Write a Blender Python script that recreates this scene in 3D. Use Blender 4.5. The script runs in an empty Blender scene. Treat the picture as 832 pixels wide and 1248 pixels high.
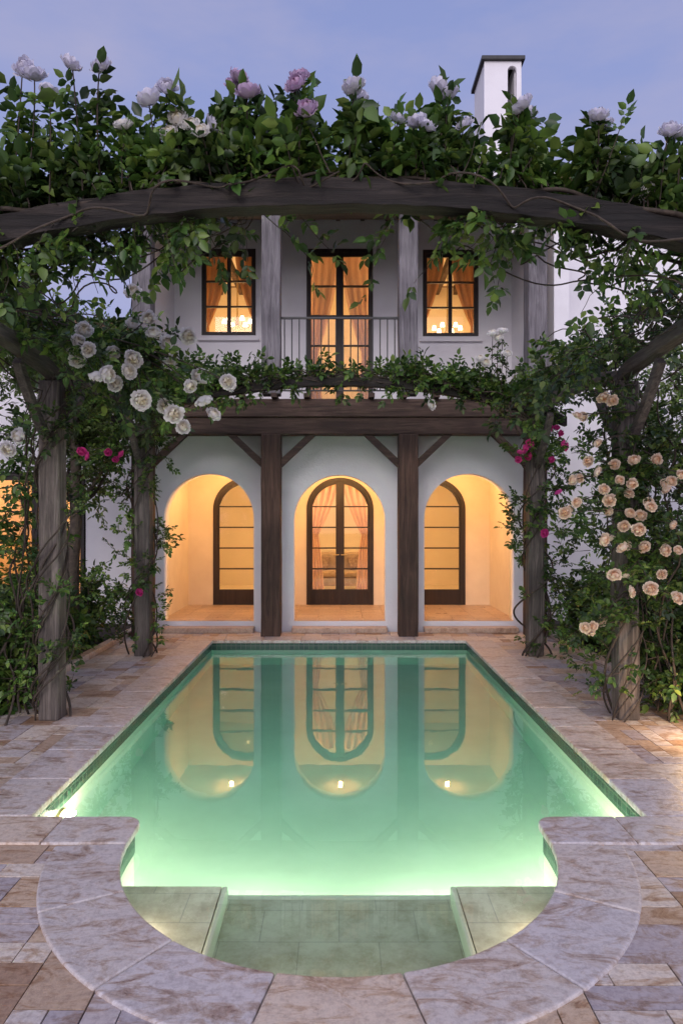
import bpy, bmesh, math, random
import numpy as np
from mathutils import Vector, Matrix, Quaternion
random.seed(7); rng=np.random.default_rng(11)
sc=bpy.context.scene
COL=sc.collection
F=832.0; H=1.9
def W(px,py,d): return Vector(((px-413)*d/F, d, H-(py-632)*d/F))

# ---------------------------------------------------------------- materials
def newmat(name):
    m=bpy.data.materials.new(name); m.use_nodes=True
    nt=m.node_tree; nt.nodes.clear()
    out=nt.nodes.new('ShaderNodeOutputMaterial')
    return m,nt,out
def N(nt,t,**k):
    n=nt.nodes.new(t)
    for a,b in k.items():
        if a in n.inputs.keys(): n.inputs[a].default_value=b
        else: setattr(n,a,b)
    return n
def ramp(nt,stops,interp='LINEAR'):
    n=nt.nodes.new('ShaderNodeValToRGB'); cr=n.color_ramp; cr.interpolation=interp
    while len(cr.elements)<len(stops): cr.elements.new(0.5)
    for e,(p,c) in zip(cr.elements,stops):
        e.position=p; e.color=(c[0],c[1],c[2],1)
    return n
def L(nt,a,b): nt.links.new(a,b)
def bump(nt,src,strength,dist,bsdf):
    b=N(nt,'ShaderNodeBump'); b.inputs['Strength'].default_value=strength; b.inputs['Distance'].default_value=dist
    L(nt,src,b.inputs['Height']); L(nt,b.outputs['Normal'],bsdf.inputs['Normal']); return b
def pos(nt,scale=(1,1,1)):
    g=N(nt,'ShaderNodeNewGeometry'); mp=N(nt,'ShaderNodeMapping'); mp.inputs['Scale'].default_value=scale
    L(nt,g.outputs['Position'],mp.inputs['Vector']); return mp.outputs['Vector']

def mat_noise(name,c1,c2,scale=(3,3,3),rough=0.8,bs=0.3,bd=0.01,detail=8,ns=1.0,c3=None):
    m,nt,out=newmat(name); v=pos(nt,scale)
    n=N(nt,'ShaderNodeTexNoise',Scale=ns,Detail=detail,Roughness=0.62); L(nt,v,n.inputs['Vector'])
    st=[(0.3,c1),(0.7,c2)] if c3 is None else [(0.28,c1),(0.5,c2),(0.72,c3)]
    r=ramp(nt,st); L(nt,n.outputs['Fac'],r.inputs['Fac'])
    p=N(nt,'ShaderNodeBsdfPrincipled',Roughness=rough); L(nt,r.outputs['Color'],p.inputs['Base Color'])
    bump(nt,n.outputs['Fac'],bs,bd,p); L(nt,p.outputs[0],out.inputs[0]); return m

def mat_stucco():
    m,nt,out=newmat('stucco'); v=pos(nt)
    n=N(nt,'ShaderNodeTexNoise',Scale=1.1,Detail=5,Roughness=.55); L(nt,v,n.inputs['Vector'])
    r=ramp(nt,[(.25,(.70,.675,.695)),(.5,(.77,.75,.77)),(.8,(.81,.79,.81))]); L(nt,n.outputs['Fac'],r.inputs['Fac'])
    n2=N(nt,'ShaderNodeTexNoise',Scale=30,Detail=5,Roughness=.65); L(nt,v,n2.inputs['Vector'])
    p=N(nt,'ShaderNodeBsdfPrincipled',Roughness=.9); L(nt,r.outputs[0],p.inputs['Base Color'])
    bump(nt,n2.outputs['Fac'],.5,.012,p); L(nt,p.outputs[0],out.inputs[0]); return m
def mat_wood(name,axis,c1,c2,c3,rough=.8):
    s=[14,14,14]; s[axis]=.9
    m,nt,out=newmat(name); v=pos(nt,tuple(s))
    n=N(nt,'ShaderNodeTexNoise',Scale=1.6,Detail=9,Roughness=.7); n.inputs['Distortion'].default_value=.8; L(nt,v,n.inputs['Vector'])
    r=ramp(nt,[(.3,c1),(.5,c2),(.7,c3)]); L(nt,n.outputs['Fac'],r.inputs['Fac'])
    n3=N(nt,'ShaderNodeTexNoise',Scale=1.1,Detail=3); L(nt,pos(nt),n3.inputs['Vector'])
    mx=N(nt,'ShaderNodeMix',data_type='RGBA',blend_type='MULTIPLY'); mx.inputs[0].default_value=.7
    rr=ramp(nt,[(.35,(.45,.45,.45)),(.65,(1.15,1.15,1.15))]); L(nt,n3.outputs['Fac'],rr.inputs['Fac'])
    L(nt,r.outputs[0],mx.inputs[6]); L(nt,rr.outputs[0],mx.inputs[7])
    p=N(nt,'ShaderNodeBsdfPrincipled',Roughness=rough); L(nt,mx.outputs[2],p.inputs['Base Color'])
    bump(nt,n.outputs['Fac'],1.0,.02,p); L(nt,p.outputs[0],out.inputs[0]); return m
def mat_stone(name,stops,rough=.45,veins=1.0,interp='LINEAR'):
    m,nt,out=newmat(name)
    g=N(nt,'ShaderNodeNewGeometry')
    r=ramp(nt,stops,interp); L(nt,g.outputs['Random Per Island'],r.inputs['Fac'])
    ad=N(nt,'ShaderNodeVectorMath',operation='ADD'); ml=N(nt,'ShaderNodeMath',operation='MULTIPLY'); ml.inputs[1].default_value=37.0
    L(nt,g.outputs['Random Per Island'],ml.inputs[0]); L(nt,g.outputs['Position'],ad.inputs[0]); L(nt,ml.outputs[0],ad.inputs[1])
    mp=N(nt,'ShaderNodeMapping'); mp.inputs['Scale'].default_value=(2.6,6.5,2); mp.inputs['Rotation'].default_value=(0,0,.5)
    L(nt,ad.outputs[0],mp.inputs['Vector'])
    n=N(nt,'ShaderNodeTexNoise',Scale=1.5,Detail=10,Roughness=.72); n.inputs['Distortion'].default_value=1.3; L(nt,mp.outputs[0],n.inputs['Vector'])
    vr=ramp(nt,[(.33,(.42,.25,.17)),(.43,(.78,.64,.52)),(.52,(1.08,1.04,1.0)),(.66,(.92,.88,.86)),(.78,(.56,.52,.54))]); L(nt,n.outputs['Fac'],vr.inputs['Fac'])
    mx=N(nt,'ShaderNodeMix',data_type='RGBA',blend_type='MULTIPLY'); mx.inputs[0].default_value=veins
    L(nt,r.outputs[0],mx.inputs[6]); L(nt,vr.outputs[0],mx.inputs[7])
    n2=N(nt,'ShaderNodeTexNoise',Scale=32,Detail=6,Roughness=.75); L(nt,g.outputs['Position'],n2.inputs['Vector'])
    sr=ramp(nt,[(.35,(.66,.62,.62)),(.55,(1.04,1.04,1.04))]); L(nt,n2.outputs['Fac'],sr.inputs['Fac'])
    mx2=N(nt,'ShaderNodeMix',data_type='RGBA',blend_type='MULTIPLY'); mx2.inputs[0].default_value=.8
    L(nt,mx.outputs[2],mx2.inputs[6]); L(nt,sr.outputs[0],mx2.inputs[7])
    rr=ramp(nt,[(.3,(rough-.14,)*3),(.7,(rough+.18,)*3)]); L(nt,n.outputs['Fac'],rr.inputs['Fac'])
    p=N(nt,'ShaderNodeBsdfPrincipled'); L(nt,mx2.outputs[2],p.inputs['Base Color']); L(nt,rr.outputs[0],p.inputs['Roughness'])
    bump(nt,n2.outputs['Fac'],.6,.007,p); L(nt,p.outputs[0],out.inputs[0]); return m
def mat_leaf(name,stops,rough=.42):
    m,nt,out=newmat(name); g=N(nt,'ShaderNodeNewGeometry')
    r=ramp(nt,stops); L(nt,g.outputs['Random Per Island'],r.inputs['Fac'])
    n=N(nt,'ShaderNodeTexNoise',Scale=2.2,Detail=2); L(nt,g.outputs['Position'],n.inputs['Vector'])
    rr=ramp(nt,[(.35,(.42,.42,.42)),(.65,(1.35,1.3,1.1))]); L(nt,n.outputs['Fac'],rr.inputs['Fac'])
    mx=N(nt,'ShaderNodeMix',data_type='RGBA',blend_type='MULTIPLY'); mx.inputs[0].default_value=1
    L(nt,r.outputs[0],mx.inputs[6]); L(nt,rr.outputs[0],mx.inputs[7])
    p=N(nt,'ShaderNodeBsdfPrincipled',Roughness=rough); L(nt,mx.outputs[2],p.inputs['Base Color'])
    t=N(nt,'ShaderNodeBsdfTranslucent'); L(nt,mx.outputs[2],t.inputs['Color'])
    ms=N(nt,'ShaderNodeMixShader',Fac=.3); L(nt,p.outputs[0],ms.inputs[1]); L(nt,t.outputs[0],ms.inputs[2])
    L(nt,ms.outputs[0],out.inputs[0]); return m
def mat_petal(name,c1,c2):
    m,nt,out=newmat(name); tc=N(nt,'ShaderNodeTexCoord')
    ln=N(nt,'ShaderNodeVectorMath',operation='LENGTH'); L(nt,tc.outputs['Object'],ln.inputs[0])
    r=ramp(nt,[(0.35,c1),(.95,c2)]); L(nt,ln.outputs['Value'],r.inputs['Fac'])
    p=N(nt,'ShaderNodeBsdfPrincipled',Roughness=.6); L(nt,r.outputs[0],p.inputs['Base Color'])
    t=N(nt,'ShaderNodeBsdfTranslucent'); L(nt,r.outputs[0],t.inputs['Color'])
    ms=N(nt,'ShaderNodeMixShader',Fac=.25); L(nt,p.outputs[0],ms.inputs[1]); L(nt,t.outputs[0],ms.inputs[2])
    L(nt,ms.outputs[0],out.inputs[0]); return m
def mat_glass():
    m,nt,out=newmat('window_glass')
    t=N(nt,'ShaderNodeBsdfTransparent'); g=N(nt,'ShaderNodeBsdfGlossy',Roughness=.02)
    fr=N(nt,'ShaderNodeFresnel',IOR=1.35); ms=N(nt,'ShaderNodeMixShader')
    L(nt,fr.outputs[0],ms.inputs[0]); L(nt,t.outputs[0],ms.inputs[1]); L(nt,g.outputs[0],ms.inputs[2]); L(nt,ms.outputs[0],out.inputs[0]); return m
def mat_emit(name,c,s):
    m,nt,out=newmat(name); e=N(nt,'ShaderNodeEmission',Strength=s); e.inputs[0].default_value=(*c,1); L(nt,e.outputs[0],out.inputs[0]); return m
def mat_water():
    m,nt,out=newmat('pool_water')
    g=N(nt,'ShaderNodeBsdfGlass',IOR=1.42,Roughness=0.0); g.inputs['Color'].default_value=(.98,1,.99,1)
    v=pos(nt,(1,1.3,1)); n=N(nt,'ShaderNodeTexNoise',Scale=1.7,Detail=3); L(nt,v,n.inputs['Vector'])
    b=N(nt,'ShaderNodeBump'); b.inputs['Strength'].default_value=.02; b.inputs['Distance'].default_value=.04
    L(nt,n.outputs['Fac'],b.inputs['Height']); L(nt,b.outputs[0],g.inputs['Normal'])
    a=N(nt,'ShaderNodeVolumeAbsorption',Density=.36); a.inputs[0].default_value=(.13,.72,.74,1)
    L(nt,g.outputs[0],out.inputs[0]); L(nt,a.outputs[0],out.inputs[1]); return m
def mat_tile(name,c1,c2,grout,size):
    m,nt,out=newmat(name); g=N(nt,'ShaderNodeNewGeometry')
    sp=N(nt,'ShaderNodeSeparateXYZ'); L(nt,g.outputs['Position'],sp.inputs[0])
    a=N(nt,'ShaderNodeMath',operation='ADD'); L(nt,sp.outputs[0],a.inputs[0]); L(nt,sp.outputs[1],a.inputs[1])
    c=N(nt,'ShaderNodeCombineXYZ'); L(nt,a.outputs[0],c.inputs[0]); L(nt,sp.outputs[2],c.inputs[1])
    br=N(nt,'ShaderNodeTexBrick',Scale=1.0,offset=0.0)
    br.inputs['Color1'].default_value=(*c1,1); br.inputs['Color2'].default_value=(*c2,1); br.inputs['Mortar'].default_value=(*grout,1)
    br.inputs['Brick Width'].default_value=size; br.inputs['Row Height'].default_value=size; br.inputs['Mortar Size'].default_value=size*.06
    L(nt,c.outputs[0],br.inputs['Vector'])
    p=N(nt,'ShaderNodeBsdfPrincipled',Roughness=.25); L(nt,br.outputs['Color'],p.inputs['Base Color']); L(nt,p.outputs[0],out.inputs[0]); return m
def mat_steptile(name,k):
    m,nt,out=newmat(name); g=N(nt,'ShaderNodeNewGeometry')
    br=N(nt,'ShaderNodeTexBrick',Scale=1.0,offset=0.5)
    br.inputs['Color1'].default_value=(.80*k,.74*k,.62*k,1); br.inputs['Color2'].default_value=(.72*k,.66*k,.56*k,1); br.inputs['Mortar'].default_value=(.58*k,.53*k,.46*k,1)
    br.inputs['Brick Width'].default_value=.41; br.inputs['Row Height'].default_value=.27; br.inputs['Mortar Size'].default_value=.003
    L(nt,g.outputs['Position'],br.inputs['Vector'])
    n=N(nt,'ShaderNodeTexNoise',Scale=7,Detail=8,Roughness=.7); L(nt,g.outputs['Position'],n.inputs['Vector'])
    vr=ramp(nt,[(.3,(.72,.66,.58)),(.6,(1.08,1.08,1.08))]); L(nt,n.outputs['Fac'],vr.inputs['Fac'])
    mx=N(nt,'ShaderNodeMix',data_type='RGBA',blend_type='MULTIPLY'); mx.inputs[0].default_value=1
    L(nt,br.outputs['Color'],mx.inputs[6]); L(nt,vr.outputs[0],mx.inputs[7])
    p=N(nt,'ShaderNodeBsdfPrincipled',Roughness=.6); L(nt,mx.outputs[2],p.inputs['Base Color']); L(nt,p.outputs[0],out.inputs[0]); return m

M_st=mat_stucco()
M_cream=mat_noise('cream_plaster',(.70,.58,.42),(.78,.66,.49),(2,2,2),.85,.2,.004)
M_room=mat_noise('room_plaster',(.74,.65,.51),(.80,.71,.57),(2,2,2),.85,.2,.004)
M_wz=mat_wood('weathered_post_wood',2,(.040,.032,.027),(.11,.09,.077),(.26,.22,.19))
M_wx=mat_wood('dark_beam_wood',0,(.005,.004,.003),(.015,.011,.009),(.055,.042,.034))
M_wy=mat_wood('weathered_rail_wood',1,(.04,.032,.028),(.10,.08,.07),(.20,.165,.14))
M_hz=mat_wood('brown_post_wood',2,(.026,.013,.008),(.072,.038,.025),(.15,.085,.06))
M_hx=mat_wood('brown_beam_wood',0,(.026,.014,.010),(.072,.041,.029),(.145,.09,.067))
M_gz=mat_wood('grey_post_wood',2,(.07,.062,.068),(.17,.155,.165),(.29,.27,.28))
M_dk=mat_wood('dark_door_wood',2,(.012,.007,.005),(.025,.014,.010),(.045,.026,.018),.45)
M_iron=mat_noise('black_iron',(.012,.012,.013),(.03,.03,.03),(9,9,9),.5,.1,.002)
M_gl=mat_glass()
M_deck=mat_stone('terrace_stone',[(0,(.50,.46,.47)),(.16,(.63,.57,.50)),(.3,(.47,.36,.27)),(.40,(.57,.53,.51)),(.52,(.41,.38,.41)),(.63,(.54,.42,.31)),(.70,(.35,.24,.17)),(.76,(.66,.60,.53)),(.87,(.49,.45,.46)),(.94,(.54,.44,.34))],.40,1.0,'CONSTANT')
M_cop=mat_stone('coping_stone',[(0,(.53,.51,.52)),(.3,(.63,.58,.53)),(.55,(.54,.51,.51)),(.75,(.62,.53,.44)),(1,(.55,.53,.55))],.38,.85)
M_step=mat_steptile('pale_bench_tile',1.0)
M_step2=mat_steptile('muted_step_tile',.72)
M_soil=mat_noise('soil',(.02,.014,.01),(.06,.042,.03),(4,4,4),.95,.8,.03)
M_basin=mat_noise('pool_plaster',(.56,.57,.46),(.64,.64,.53),(2,2,2),.7,.1,.003)
M_edge=mat_noise('pale_edge_plaster',(.66,.64,.55),(.74,.72,.62),(4,4,4),.7,.1,.003)
M_wt=mat_tile('waterline_mosaic',(.02,.06,.042),(.04,.095,.06),(.12,.14,.11),.075)
M_water=mat_water()
M_leafA=mat_leaf('rose_leaf',[(0,(.025,.064,.016)),(.45,(.060,.135,.026)),(.8,(.12,.21,.04)),(1,(.19,.28,.06))])
M_leafB=mat_leaf('dark_vine_leaf',[(0,(.022,.052,.014)),(.5,(.052,.11,.024)),(.85,(.105,.175,.036)),(1,(.17,.23,.05))])
M_leafC=mat_leaf('olive_tree_leaf',[(0,(.055,.10,.03)),(.5,(.11,.18,.05)),(1,(.20,.27,.08))])
M_stem=mat_noise('rose_stem',(.022,.016,.011),(.085,.062,.045),(20,20,20),.85,.5,.01)
P_white=mat_petal('white_petal',(.84,.76,.56),(.86,.84,.82))
P_lilac=mat_petal('lilac_petal',(.55,.30,.45),(.60,.46,.62))
P_pale=mat_petal('pale_lilac_petal',(.66,.62,.70),(.72,.70,.80))
P_peach=mat_petal('peach_petal',(.88,.56,.32),(.87,.74,.60))
P_mag=mat_petal('magenta_petal',(.62,.03,.22),(.72,.07,.33))
M_curt=mat_noise('peach_curtain',(.66,.40,.27),(.76,.50,.36),(4,4,1),.8,.1,.005)
M_curt2=mat_noise('apricot_curtain',(.66,.32,.14),(.74,.39,.19),(4,4,1),.8,.1,.005)
M_sofa=mat_noise('sofa_fabric',(.30,.22,.15),(.46,.36,.26),(12,12,12),.9,.2,.003)
M_cush=mat_noise('cushion_fabric',(.16,.09,.06),(.4,.3,.22),(22,22,22),.9,.2,.003)
M_rug=mat_noise('rug_wool',(.18,.07,.04),(.45,.32,.2),(7,7,7),.95,.3,.004,c3=(.12,.09,.10))
M_floor=mat_stone('loggia_floor_stone',[(0,(.48,.36,.26)),(.5,(.55,.42,.31)),(1,(.44,.33,.25))],.35,.6)
M_roof=mat_noise('roof_clay',(.10,.05,.035),(.22,.12,.08),(6,6,6),.85,.6,.03)
M_lampm=mat_emit('warm_lamp',(1,.82,.55),25)
M_bulb=mat_emit('lamp_shade_glow',(1,.8,.5),6)
M_poolamp=mat_emit('pool_lamp_lens',(1,.93,.66),7)
M_metal=mat_noise('brass',(.35,.25,.10),(.5,.37,.16),(9,9,9),.35,.05,.001)

# ---------------------------------------------------------------- helpers
PL={}
def parent_inv(p):
    return Matrix.Translation(-Vector(PL.get(p.name,(0,0,0))))
def link(o,parent=None):
    COL.objects.link(o)
    if parent is not None:
        o.parent=parent; o.matrix_parent_inverse=parent_inv(parent)
    return o
def top(name,loc,label,cat,group=None,kind=None):
    e=bpy.data.objects.new(name,None); e.location=loc; e.empty_display_size=.2
    COL.objects.link(e); PL[e.name]=tuple(loc)
    e['label']=label; e['category']=cat
    if group: e['group']=group
    return e
def meshobj(name,verts,faces,mat,parent=None,smooth=False):
    me=bpy.data.meshes.new(name); me.from_pydata([tuple(v) for v in verts],[],faces); me.update()
    me.materials.append(mat)
    if smooth: me.polygons.foreach_set('use_smooth',[True]*len(me.polygons))
    o=bpy.data.objects.new(name,me); link(o,parent); return o
def bm_obj(name,bm,mat,parent=None,smooth=False,recalc=True):
    if recalc: bmesh.ops.recalc_face_normals(bm,faces=bm.faces)
    me=bpy.data.meshes.new(name); bm.to_mesh(me); bm.free(); me.materials.append(mat)
    if smooth: me.polygons.foreach_set('use_smooth',[True]*len(me.polygons))
    o=bpy.data.objects.new(name,me); link(o,parent); return o
def add_bevel(o,w,seg=2):
    b=o.modifiers.new('Bevel','BEVEL'); b.width=w; b.segments=seg; b.limit_method='ANGLE'; b.angle_limit=.6
def bbox(bm,x0,x1,y0,y1,z0,z1):
    vs=[bm.verts.new(p) for p in [(x0,y0,z0),(x1,y0,z0),(x1,y1,z0),(x0,y1,z0),(x0,y0,z1),(x1,y0,z1),(x1,y1,z1),(x0,y1,z1)]]
    for f in [(0,3,2,1),(4,5,6,7),(0,1,5,4),(1,2,6,5),(2,3,7,6),(3,0,4,7)]: bm.faces.new([vs[i] for i in f])
def box(name,x0,x1,y0,y1,z0,z1,mat,parent=None,bev=0):
    bm=bmesh.new(); bbox(bm,x0,x1,y0,y1,z0,z1); o=bm_obj(name,bm,mat,parent)
    if bev: add_bevel(o,bev)
    return o
def boxes(name,lst,mat,parent=None,bev=0):
    bm=bmesh.new()
    for b in lst: bbox(bm,*b)
    o=bm_obj(name,bm,mat,parent)
    if bev: add_bevel(o,bev)
    return o
def timber(name,x0,x1,y0,y1,z0,z1,mat,parent,axis=2,j=.006,bev=.016,n=9,bow=0):
    bm=bmesh.new(); lo=[x0,y0,z0]; hi=[x1,y1,z1]; rings=[]
    a,b=[i for i in range(3) if i!=axis]
    for k in range(n):
        t=k/(n-1); c=lo[axis]+(hi[axis]-lo[axis])*t; o1,o2=random.uniform(-j,j),random.uniform(-j,j); r=[]
        for (sa,sb) in ((0,0),(1,0),(1,1),(0,1)):
            p=[0,0,0]; p[axis]=c; p[a]=(hi if sa else lo)[a]+o1+random.uniform(-j,j)*.6; p[b]=(hi if sb else lo)[b]+o2+random.uniform(-j,j)*.6+(bow*4*t*(1-t) if b==2 else 0)
            r.append(bm.verts.new(p))
        rings.append(r)
    for r0,r1 in zip(rings,rings[1:]):
        for i in range(4): bm.faces.new([r0[i],r0[(i+1)%4],r1[(i+1)%4],r1[i]])
    bm.faces.new(rings[0][::-1]); bm.faces.new(rings[-1])
    o=bm_obj(name,bm,mat,parent); add_bevel(o,bev); return o
def prism_bm(bm,poly,z0,z1):
    b=[bm.verts.new((p[0],p[1],z0)) for p in poly]; t=[bm.verts.new((p[0],p[1],z1)) for p in poly]
    n=len(poly); bm.faces.new(b[::-1]); bm.faces.new(t)
    for i in range(n): bm.faces.new([b[i],b[(i+1)%n],t[(i+1)%n],t[i]])
def fill2d(name,loops,thick,mat,parent,yc,plane='XZ',z=0):
    cu=bpy.data.curves.new('tmp','CURVE'); cu.dimensions='2D'; cu.fill_mode='BOTH'; cu.extrude=thick/2
    for lp in loops:
        s=cu.splines.new('POLY'); s.points.add(len(lp)-1); s.use_cyclic_u=True
        for p,q in zip(s.points,lp): p.co=(q[0],q[1],0,1)
    ob=bpy.data.objects.new('tmp',cu); COL.objects.link(ob)
    dg=bpy.context.evaluated_depsgraph_get(); me=bpy.data.meshes.new_from_object(ob.evaluated_get(dg))
    bpy.data.objects.remove(ob); bpy.data.curves.remove(cu)
    for v in me.vertices:
        x,y,zz=v.co
        v.co=(x,yc+zz,y) if plane=='XZ' else (x,y,z+zz)
    bm=bmesh.new(); bm.from_mesh(me); bmesh.ops.remove_doubles(bm,verts=bm.verts,dist=1e-5)
    bmesh.ops.recalc_face_normals(bm,faces=bm.faces); bpy.data.meshes.remove(me)
    return bm_obj(name,bm,mat,parent,recalc=False)
def rect(x0,x1,z0,z1): return [(x0,z0),(x1,z0),(x1,z1),(x0,z1)]
def arch(xc,w,z0,ztop,seg=28,rise=None):
    r=w/2; h=r if rise is None else rise
    zs=ztop-h
    return [(xc-r,z0),(xc+r,z0)]+[(xc+r*math.cos(a),zs+h*math.sin(a)) for a in [math.pi*i/seg for i in range(seg+1)]]
def tube_bm(bm,pts,rads,sides=6):
    rings=[]
    for i,p in enumerate(pts):
        a=pts[max(0,i-1)]; b=pts[min(len(pts)-1,i+1)]
        t=(Vector(b)-Vector(a)).normalized(); u=t.orthogonal().normalized() if i==0 else (pu-t*pu.dot(t)).normalized()
        pu=u; v=t.cross(u)
        rings.append([bm.verts.new(Vector(p)+(u*math.cos(2*math.pi*k/sides)+v*math.sin(2*math.pi*k/sides))*rads[i]) for k in range(sides)])
    for r0,r1 in zip(rings,rings[1:]):
        for k in range(sides): bm.faces.new([r0[k],r0[(k+1)%sides],r1[(k+1)%sides],r1[k]])
    bm.faces.new(rings[0][::-1]); bm.faces.new(rings[-1])

# ---------------------------------------------------------------- world
w=bpy.data.worlds.new('World'); sc.world=w; w.use_nodes=True; nt=w.node_tree; nt.nodes.clear()
wo=nt.nodes.new('ShaderNodeOutputWorld'); bg=nt.nodes.new('ShaderNodeBackground'); L(nt,bg.outputs[0],wo.inputs[0])
tc=N(nt,'ShaderNodeTexCoord'); sp=N(nt,'ShaderNodeSeparateXYZ'); L(nt,tc.outputs['Generated'],sp.inputs[0])
rz=ramp(nt,[(0,(.43,.42,.62)),(.25,(.38,.42,.70)),(.55,(.28,.34,.64)),(1,(.18,.23,.48))]); L(nt,sp.outputs[2],rz.inputs['Fac'])
cn=N(nt,'ShaderNodeTexNoise',Scale=2.6,Detail=6,Roughness=.58); mp=N(nt,'ShaderNodeMapping'); mp.inputs['Scale'].default_value=(1,1,3); L(nt,tc.outputs['Generated'],mp.inputs[0]); L(nt,mp.outputs[0],cn.inputs['Vector'])
cr=ramp(nt,[(.4,(0,0,0)),(.72,(1,1,1))]); L(nt,cn.outputs['Fac'],cr.inputs['Fac'])
cm=N(nt,'ShaderNodeMix',data_type='RGBA'); cml=N(nt,'ShaderNodeMath',operation='MULTIPLY'); cml.inputs[1].default_value=.7
L(nt,cr.outputs[0],cml.inputs[0]); L(nt,cml.outputs[0],cm.inputs[0]); L(nt,rz.outputs[0],cm.inputs[6]); cm.inputs[7].default_value=(.46,.44,.62,1)
ng=N(nt,'ShaderNodeMath',operation='MULTIPLY'); ng.inputs[1].default_value=-1; L(nt,sp.outputs[1],ng.inputs[0])
gr=ramp(nt,[(0,(0,0,0)),(.9,(1.12,1.02,1.08))]); L(nt,ng.outputs[0],gr.inputs['Fac'])
ad=N(nt,'ShaderNodeMix',data_type='RGBA',blend_type='ADD'); ad.inputs[0].default_value=1; L(nt,cm.outputs[2],ad.inputs[6]); L(nt,gr.outputs[0],ad.inputs[7])
L(nt,ad.outputs[2],bg.inputs[0]); bg.inputs[1].default_value=1.0
sun=bpy.data.lights.new('dusk_sun','SUN'); sun.energy=.95; sun.angle=math.radians(22); sun.color=(1,.91,.88)
so=bpy.data.objects.new('dusk_sun',sun); so.rotation_euler=(math.radians(66),0,math.radians(-14)); COL.objects.link(so)
def lamp(loc,e,c,r=.06,name='light'):
    l=bpy.data.lights.new(name,'POINT'); l.energy=e; l.color=c; l.shadow_soft_size=r
    o=bpy.data.objects.new(name,l); o.location=loc; COL.objects.link(o); return o
WARM=(1,.53,.195); WARM2=(1,.62,.27)

# ---------------------------------------------------------------- ground, terrace
PX=1.98; PY0=4.3; PY1=10.6; BC=4.05; BR=1.265
def outline(off,fil=.10):
    pts=[(PX+off,PY1+off),(-PX-off,PY1+off),(-PX-off,PY0-off)]
    yn=PY0-off; R=BR+off
    if yn>BC:
        f=fil if off<.05 else .001
        for i in range(6):
            a=math.pi/2*(1-i/5); pts.append((-R-f+f*math.cos(a),yn-f+f*math.sin(a)))
        a0=0
    else: a0=math.asin((BC-yn)/R)
    n=36
    for i in range(n+1):
        a=math.pi+a0+(math.pi-2*a0)*i/n; pts.append((R*math.cos(a),BC+R*math.sin(a)))
    if yn>BC:
        for i in range(6):
            a=math.pi-math.pi/2*(i/5); pts.append((R+f+f*math.cos(a),yn-f+f*math.sin(a)))
    pts.append((PX+off,PY0-off))
    out=[]
    for p in pts:
        if not out or (abs(p[0]-out[-1][0])+abs(p[1]-out[-1][1]))>1e-4: out.append(p)
    return out
g=fill2d('ground',[rect(-150,150,-60,240),outline(.12)],.02,M_soil,None,0,'XY',-.035); g['kind']='structure'
XA,XB,YA,YB=-3.36,3.36,-1.0,11.48
u=.14
nx=int(round((XB-XA)/u)); ny=int((YB-YA)/u)
def ashlar(nx,ny,ox,oy):
    occ=np.zeros((nx,ny),bool); res=[]
    for j in range(ny):
        for i in range(nx):
            if occ[i,j]: continue
            opts=[(3,2),(2,2),(2,3),(2,1),(1,1),(1,2),(3,2),(4,2),(3,1)]; random.shuffle(opts); opts.append((1,1))
            for a,b in opts:
                if i+a<=nx and j+b<=ny and not occ[i:i+a,j:j+b].any():
                    occ[i:i+a,j:j+b]=True
                    res.append((ox+i*u,ox+(i+a)*u,oy+j*u,oy+(j+b)*u)); break
    return res
tiles=ashlar(nx,ny,XA,YA)
nx2=int(3.4/u); ny2=int((6.2-YA)/u)
tiles+=ashlar(nx2,ny2,XA-nx2*u,YA)+ashlar(nx2,ny2,XA+nx*u,YA)
bm=bmesh.new(); gp=.0034
for (a,b,c,d) in tiles:
    if a>-PX-.1 and b<PX+.1 and c>PY0-.1 and d<PY1+.1: continue
    if d<.6: continue
    h=random.uniform(-.002,.002)
    bbox(bm,a+gp,b-gp,c+gp,d-gp,-.022,h)
bbox(bm,-6.7,6.7,-1.0,.5,-.022,0)
terr=bm_obj('terrace',bm,M_deck); terr['kind']='structure'
cb=bmesh.new(); prism_bm(cb,outline(.25),-.5,.5); cut=bm_obj('cutter',cb,M_deck)
mod=terr.modifiers.new('b','BOOLEAN'); mod.operation='DIFFERENCE'; mod.object=cut; mod.solver='EXACT'
dg=bpy.context.evaluated_depsgraph_get(); dg.update(); me=bpy.data.meshes.new_from_object(terr.evaluated_get(dg))
terr.modifiers.clear(); terr.data=me; bpy.data.objects.remove(cut)
for s in (-1,1):
    k=box('bed_kerb',min(s*3.38,s*3.50),max(s*3.38,s*3.50),6.3,11.5,-.03,.07,M_cop,None,.01)
    k['kind']='structure'

# ---------------------------------------------------------------- pool
pool=top('swimming_pool',(0,7.4,0),'lit swimming pool with rounded stone entry bay in terrace','swimming pool')
bm=bmesh.new(); g2=.0025
def strip(x0,x1,y0,y1,axis,n):
    for i in range(n):
        hz=.014+random.uniform(-.0015,.0015)
        if axis=='y':
            a=y0+(y1-y0)*i/n; b=y0+(y1-y0)*(i+1)/n; bbox(bm,x0,x1,a+g2,b-g2,-.035,hz)
        else:
            a=x0+(x1-x0)*i/n; b=x0+(x1-x0)*(i+1)/n; bbox(bm,a+g2,b-g2,y0,y1,-.035,hz)
CI=.03; CW=.40
strip(-PX-CW,-PX+CI,PY0+CI+.003,PY1-CI-.003,'y',10); strip(PX-CI,PX+CW,PY0+CI+.003,PY1-CI-.003,'y',10)
strip(-PX-CW,PX+CW,PY1-CI,PY1+CW-.05,'x',8)
yb=PY0-.33
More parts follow.
